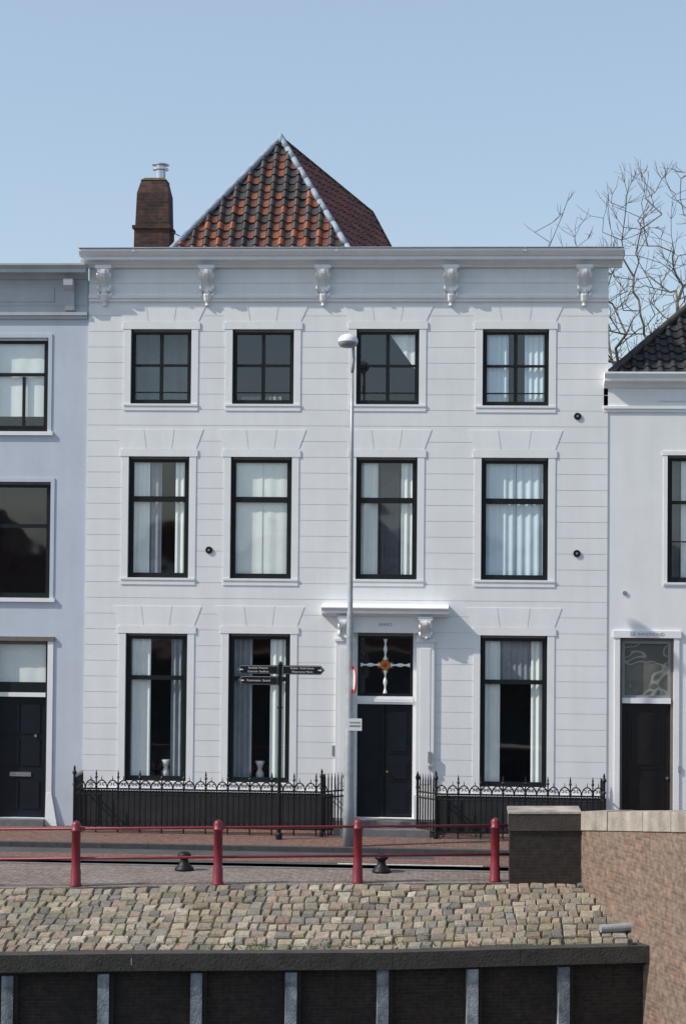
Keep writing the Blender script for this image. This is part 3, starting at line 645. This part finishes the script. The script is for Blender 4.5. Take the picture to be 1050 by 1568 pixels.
# ------------------------------------------------------------------ red quay fence
F=empty('red_quay_fence'); f=MB(); rl=MB()
for i in range(-3,2):
    s=2.68*i
    x,y,_=Q(s,0,0)
    f.lathe([(.115,-.02),(.115,.03),(.10,.05),(.095,.30),(.085,.32),(.083,1.02),(.10,1.03),(.10,1.07),(.085,1.08),(.088,1.16),(.06,1.21),(.0,1.235)],(x,y,0),'red',20)
f.obj('posts',F,True)
rl.tube([Q(-8.2,0,1.08),Q(2.78+.25,0,1.08)],.026,'red',10); rl.tube([Q(-8.2,0,.52),Q(3.0,0,.52)],.026,'red',10); rl.obj('rails',F,True)
for (x,y) in ((-2.75,-5.75),(1.17,-5.55)):
    b=MB(); b.lathe([(.19,0),(.19,.04),(.15,.08),(.10,.14),(.075,.20),(.085,.24),(.13,.27),(.135,.31),(.09,.36),(.0,.375)],(x,y,0),'iron',20); b.obj('mooring_bollard',None,True)
# ------------------------------------------------------------------ iron railings
def railing(name,x0,x1,y,ends=True):
    R=empty(name); b=MB()
    n=int(round((x1-x0)/.125)); dx=(x1-x0)/n
    b.box(x0,x1,y-.02,y+.02,.14,.17,'iron'); b.box(x0,x1,y-.022,y+.022,.98,1.015,'iron'); b.box(x0,x1,y-.018,y+.018,.86,.88,'iron')
    for i in range(n+1):
        x=x0+i*dx; big=(i%4==0)
        b.tube([(x,y,.02 if big else .14),(x,y,1.0)],.018 if big else .012,'iron',6)
        if big:
            b.lathe([(.018,1.0),(.034,1.04),(.016,1.08),(.016,1.22),(.036,1.26),(.014,1.30),(.022,1.33),(.003,1.43)],(x,y,0),'iron',8)
        if i<n and i%2==0:
            xa=x+dx; 
            pts=[]
            for t in range(11):
                an=math.pi*t/10; pts.append((xa-dx*.95*math.cos(an),y,1.02+.17*math.sin(an)))
            b.tube(pts,.014,'iron',6)
            for sx in (-1,1):
                pts=[]
                for t in range(12):
                    an=t/11*5.2; rr=.055*(1-t/14); pts.append((xa+sx*(.05+rr*math.cos(an)),y,1.09+rr*math.sin(an)))
                b.tube(pts,.010,'iron',5)
            b.tube([(xa,y,1.19),(xa,y,1.29)],[.014,.004],'iron',5)
        if i<n:
            xm=x+dx/2; pts=[(xm+.04*math.cos(t/8*6.283),y,.93-.0+.035*math.sin(t/8*6.283)) for t in range(9)]
            b.tube(pts,.008,'iron',5,False)
            pts=[(xm-dx*.45*math.cos(math.pi*t/6),y,.17+.14*math.sin(math.pi*t/6)) for t in range(7)]
            b.tube(pts,.007,'iron',5,False)
    if ends:
        for x in (x0,x1):
            b.lathe([(.05,0),(.05,.1),(.03,.12),(.028,1.05),(.05,1.08),(.03,1.12),(.03,1.3),(.055,1.35),(.02,1.42),(.03,1.45),(.005,1.52)],(x,y,0),'iron',10)
    b.obj('bars',R); return R
def side(R,x,ya,yb):
    b=MB(); n=8
    for z in (.155,.87,1.0): b.tube([(x,ya,z),(x,yb,z)],.018,'iron',6)
    for i in range(n+1):
        y=ya+(yb-ya)*i/n; b.tube([(x,y,.02),(x,y,1.2),(x,y,1.32)],[.013,.013,.003],'iron',6)
    b.obj('side_bars',R)
def stoop(R,xa,xb):
    b=MB()
    for i in range(8):
        t=i/7; x_=xa+(xb-xa)*t; y_=-1.0+.44*t; b.tube([(x_,y_,.02),(x_,y_,1.28),(x_,y_,1.42)],[.016,.016,.003],'iron',6)
    for z in (.155,.87,1.0): b.tube([(xa,-1,z),(xb,-.56,z)],.02,'iron',6)
    b.lathe([(.05,0),(.05,.1),(.03,.12),(.028,1.05),(.05,1.08),(.03,1.12),(.03,1.25),(.055,1.3),(.005,1.45)],(xb,-.55,0),'iron',10)
    b.obj('stoop_return',R)
R1=railing('iron_railing',-5.97,-.36,-1.0); side(R1,-5.97,-1,-.07); side(R1,-.36,-1,-.15); stoop(R1,-.36,.13)
R2=railing('iron_railing',2.2,5.93,-1.0); side(R2,2.2,-1,-.15); side(R2,5.93,-1,-.07); stoop(R2,2.2,1.78)
# ------------------------------------------------------------------ street lamp
Lm=empty('street_lamp'); b=MB(); lx,ly=.32,-2.33
b.lathe([(.115,0),(.115,.9),(.11,1.0),(.105,2.55),(.085,2.62),(.075,5.0),(.072,5.05),(.055,5.12),(.045,8.5),(.035,10.3)],(lx,ly,0),'lamp',18)
pts=[(lx,ly,10.3),(lx+.03,ly,10.6),(lx+.02,ly-.02,10.85),(lx-.05,ly-.06,10.98),(lx-.10,ly-.1,11.0)]
b.tube(pts,[.035,.033,.033,.033,.03],'lamp',10)
b.obj('pole',Lm,True)
b=MB(); hx,hy,hz=lx-.09,ly-.16,10.93
b.lathe([(.06,-.10),(.14,-.085),(.19,-.05),(.215,.0),(.215,.02)],(hx,hy,hz),'lampcap',24)
b.lathe([(.222,.02),(.222,.05),(.20,.12),(.14,.18),(.05,.21),(.0,.215)],(hx,hy,hz),'lampglass',24)
b.obj('lamp_head',Lm,True)
b=MB(); b.box(lx-.02,lx+.28,ly-.14,ly-.12,2.52,2.78,'signwhite'); b.box(lx+.01,lx+.25,ly-.143,ly-.14,2.60,2.64,'lampcap'); b.box(lx+.01,lx+.25,ly-.143,ly-.14,2.68,2.71,'lampcap')
for dxx,kk,rr in ((0,'signred',.30),(-.004,'signwhite',.22),(.012,'lampcap',.30)):
    c0=Vector((lx+.10,ly-.12,3.62)); ax=Vector((-.97,-.22,0)).normalized(); b.tube([c0+ax*(-dxx),c0+ax*(-dxx+.006)],rr,kk,28)
b.obj('pole_signs',Lm)
# ------------------------------------------------------------------ fingerpost sign
Fg=empty('direction_signpost'); b=MB(); fx,fy=-1.27,-1.5
b.lathe([(.075,0),(.075,.12),(.05,.15),(.048,1.0),(.042,1.05),(.04,3.85),(.05,3.86),(.05,3.9),(.01,3.95)],(fx,fy,0),'iron',14)
b.lathe([(.055,0),(.06,.02),(.055,.04)],(fx,fy,2.9),'iron',12)
b.obj('pole',Fg)
b=MB()
def arm(x0,x1,z0,z1,tipdir):
    zm=(z0+z1)/2; y=fy-.03
    def poly(e):
        if tipdir<0: return [(x0+e*1.2,zm),(x0+.09+e*.4,z0+e),(x1-e,z0+e),(x1-e,z1-e),(x0+.09+e*.4,z1-e)]
        return [(x0+e,z0+e),(x1-.09-e*.4,z0+e),(x1-e*1.2,zm),(x1-.09-e*.4,z1-e),(x0+e,z1-e)]
    b.prism_y(poly(0),y-.02,y+.02,'iron'); b.prism_y(poly(.014),y-.0225,y-.0202,'signwhite'); b.prism_y(poly(.019),y-.025,y-.0227,'iron')
arm(-2.25,-1.31,3.66,3.86,-1); arm(-2.22,-1.31,3.42,3.62,-1); arm(-1.23,-.28,3.66,3.86,1)
b.obj('sign_arms',Fg)
for (t,x,z,s_) in (('Stedelijk Museum',-1.76,3.80,.062),('Centrum  Stadhuis',-1.76,3.72,.062),('Kazematten  Strand',-1.75,3.52,.065),('Station  Oude Haven',-.78,3.80,.062),('Watertoren Markt',-.78,3.72,.062)):
    text(t,(x,fy-.057,z),s_,'signwhite',Fg,ext=.001)
for x_,sg,z in ((-2.14,-1,3.76),(-2.11,-1,3.52),(-.39,1,3.76)):
    b=MB(); b.prism_y([(x_-.04,z-.010),(x_+.04,z-.010),(x_+.04,z+.010),(x_-.04,z+.010)],fy-.058,fy-.0555,'signwhite')
    b.prism_y([(x_+sg*.05,z),(x_+sg*.01,z-.03),(x_+sg*.01,z+.03)],fy-.061,fy-.0585,'signwhite'); b.obj('arrow',Fg)
# ------------------------------------------------------------------ bare trees (crown grown towards points spread through its volume)
def tree(name,base,fork,env,seed,npts=900,ntw=5,ivy=700):
    rnd=random.Random(seed); mb=MB(); ec,er=Vector(env[0]),env[1]
    B=Vector(base); nodes=[]; par=[]; plen=[]
    for i in range(9):
        t=i/8; nodes.append(B+Vector((.25*math.sin(t*3),.15*math.sin(t*4),fork*t))); par.append(i-1); plen.append(fork*t)
    root=nodes[-1]
    tg=[]
    while len(tg)<npts:
        d=Vector((rnd.uniform(-1,1),rnd.uniform(-1,1),rnd.uniform(-.75,1)))
        if d.length>1: continue
        p=ec+Vector((d.x*er[0],d.y*er[1],d.z*er[2]))
        lim=.86+.42*noise.noise(Vector((d.x,d.y,d.z)).normalized()*2.6+Vector((seed,0,0)))
        if d.length>lim or p.z<root.z-.5: continue
        if noise.noise(p*.55+Vector((0,0,seed)))<-.22: continue
        tg.append(p)
    tg.sort(key=lambda p:(p-root).length)
    for p in tg:
        best=None;bd=1e9
        for i in range(6,len(nodes)):
            q_=nodes[i]; dz=p.z-q_.z; d=(p-q_).length
            if d<.05: continue
            c_=d+.22*plen[i]+max(0,-dz)*.7
            if c_<bd: bd=c_;best=i
        q_=nodes[best]; d=(p-q_).length; ns=max(1,int(d/.45)); prev=best
        g=nodes[par[best]] if par[best]>=0 else B
        din=(q_-g).normalized()
        for k_ in range(1,ns+1):
            t=k_/ns
            c_=q_.lerp(p,t)+din*(.28*d*t*(1-t))+Vector((rnd.gauss(0,.035),rnd.gauss(0,.035),rnd.gauss(0,.035)))
            nodes.append(c_); par.append(prev); plen.append(plen[prev]+d/ns); prev=len(nodes)-1
    n=len(nodes); acc=[0.0]*n; kids=[0]*n
    for i in range(n-1,0,-1):
        a_=acc[i] if kids[i] else .011**2.2
        acc[i]=a_; acc[par[i]]+=a_; kids[par[i]]+=1
    rad=[max(.011,a_**(1/2.2)) for a_ in acc]; rad[0]=rad[1]*1.15
    for i in range(1,n):
        p_=par[i]; r0=min(rad[p_],rad[i]*1.25)
        mb.tube([nodes[p_],nodes[i]],[r0,rad[i]],'bark',7 if rad[i]>.06 else (5 if rad[i]>.025 else 3),False)
    for i in range(9,n):
        if rad[i]>.03: continue
        for _ in range(ntw if not kids[i] else (1 if rnd.random()<.75 else 0)):
            din=(nodes[i]-nodes[par[i]]).normalized()
            d=(din+Vector((rnd.gauss(0,.6),rnd.gauss(0,.6),rnd.gauss(.25,.45)))).normalized(); L=rnd.uniform(.25,.75)
            m_=nodes[i]+d*L*.5+Vector((rnd.gauss(0,.04),rnd.gauss(0,.04),rnd.gauss(.02,.04))); e=m_+(d+Vector((0,0,.25))).normalized()*L*.5
            mb.tube([nodes[i],m_,e],[.009,.008,.005],'bark',3,False)
            if rnd.random()<.35:
                d2=(d+Vector((rnd.gauss(0,.6),rnd.gauss(0,.6),rnd.gauss(.2,.4)))).normalized(); mb.tube([m_,m_+d2*L*.5],[.007,.005],'bark',3,False)
    for _ in range(ivy):
        a=rnd.uniform(0,6.28); z=rnd.uniform(9,13.6); rr=abs(rnd.gauss(0,.8))
        e=Vector((base[0]-.3+math.cos(a)*rr,base[1]+math.sin(a)*rr,z)); s_=rnd.uniform(.03,.08)
        v1=Vector((rnd.gauss(0,1),rnd.gauss(0,1),rnd.gauss(0,1))).normalized()*s_; v2=Vector((rnd.gauss(0,1),rnd.gauss(0,1),rnd.gauss(0,1))).normalized()*s_
        mb.add([e,e+v1,e+v1+v2,e+v2],[(0,1,2,3)],'ivy')
    return mb.obj(name)
tree('bare_tree',(9.2,13,0),9.2,((8.9,13,13.0),(5.3,4.2,5.3)),3,850,4,600)
tree('bare_tree',(14.2,15.5,0),9.0,((14.2,15.5,13.0),(4.3,4.0,5.6)),5,350,3,100)
# ------------------------------------------------------------------ far side of the harbour (seen in the window reflections)
wt=MB(); wt.quad((-700,-700,-3.6),(700,-700,-3.6),(700,-2,-3.6),(-700,-2,-3.6),'water'); wt.obj('water')
fq=MB(); fq.box(-150,150,-300,-80,-5,.0,'pave'); fq.obj('pavement')
xx=-45
i=0
while xx<50:
    wd_=random.uniform(6,9); hh=random.uniform(5,7.5); E=empty('brick_house' if i%3 else 'plastered_house'); b=MB(); kk='hbrick' if i%3 else 'hwhite'
    yf=-92; b.box(xx,xx+wd_-.05,yf-10,yf,.0,hh,kk)
    b.prism_y([(xx,hh),(xx+wd_-.05,hh),(xx+wd_/2,hh+3.0)],yf-10,yf-.02,'hroof')
    for fl in range(int(hh//2.9)):
        for wv in range(3):
            wx=xx+.8+wv*(wd_-1.6)/3; b.box(wx,wx+1.1,yf,yf+.04,fl*2.8+.9,fl*2.8+2.4,'hwhite'); b.box(wx+.1,wx+1.0,yf+.04,yf+.06,fl*2.8+1.0,fl*2.8+2.3,'frame')
    b.obj('body',E); xx+=wd_; i+=1
# ------------------------------------------------------------------ light
sd=Vector((-.89,-.32,0)).normalized(); el=math.radians(42)
tosun=Vector((sd.x*math.cos(el),sd.y*math.cos(el),math.sin(el)))
sun=bpy.data.lights.new('sun','SUN'); sun.energy=4.1; sun.angle=math.radians(.5); sun.color=(1,.94,.85)
so=bpy.data.objects.new('sun',sun); COL.objects.link(so); so.rotation_euler=tosun.to_track_quat('Z','Y').to_euler()
w=bpy.data.worlds.new('World'); S.world=w; w.use_nodes=True; nt=w.node_tree
sk=nt.nodes.new('ShaderNodeTexSky'); sk.sky_type='NISHITA'; sk.sun_disc=False; sk.sun_elevation=el; sk.sun_rotation=math.atan2(tosun.x,tosun.y)%(2*math.pi)
sk.air_density=1.0; sk.dust_density=1.4; sk.ozone_density=1.3
hz=nt.nodes.new('ShaderNodeMixRGB'); hz.inputs['Fac'].default_value=.34; hz.inputs['Color2'].default_value=(4.3,5.2,6.1,1)
nt.links.new(sk.outputs[0],hz.inputs['Color1']); nt.links.new(hz.outputs[0],nt.nodes['Background'].inputs['Color']); nt.nodes['Background'].inputs['Strength'].default_value=.15
# ------------------------------------------------------------------ camera
psi=math.radians(3.5);pt=math.radians(1.6);ro=math.radians(0.5)
Fw=Vector((-math.sin(psi)*math.cos(pt),math.cos(psi)*math.cos(pt),math.sin(pt)))
rr=Vector((math.cos(psi),math.sin(psi),0)); uu=rr.cross(Fw)
Rr=rr*math.cos(ro)+uu*math.sin(ro); Uu=uu*math.cos(ro)-rr*math.sin(ro)
cam=bpy.data.cameras.new('camera'); co=bpy.data.objects.new('camera',cam); COL.objects.link(co)
mtx=Matrix((Rr,Uu,-Fw)).transposed().to_4x4(); mtx.translation=Vector((2.57,-42,6.15)); co.matrix_world=mtx
cam.sensor_fit='VERTICAL'; cam.sensor_height=24; cam.lens=24*2790/1568; cam.clip_end=3000; cam.clip_start=.5
S.camera=co
S.view_settings.view_transform='Standard'; S.view_settings.look='None'; S.view_settings.exposure=0
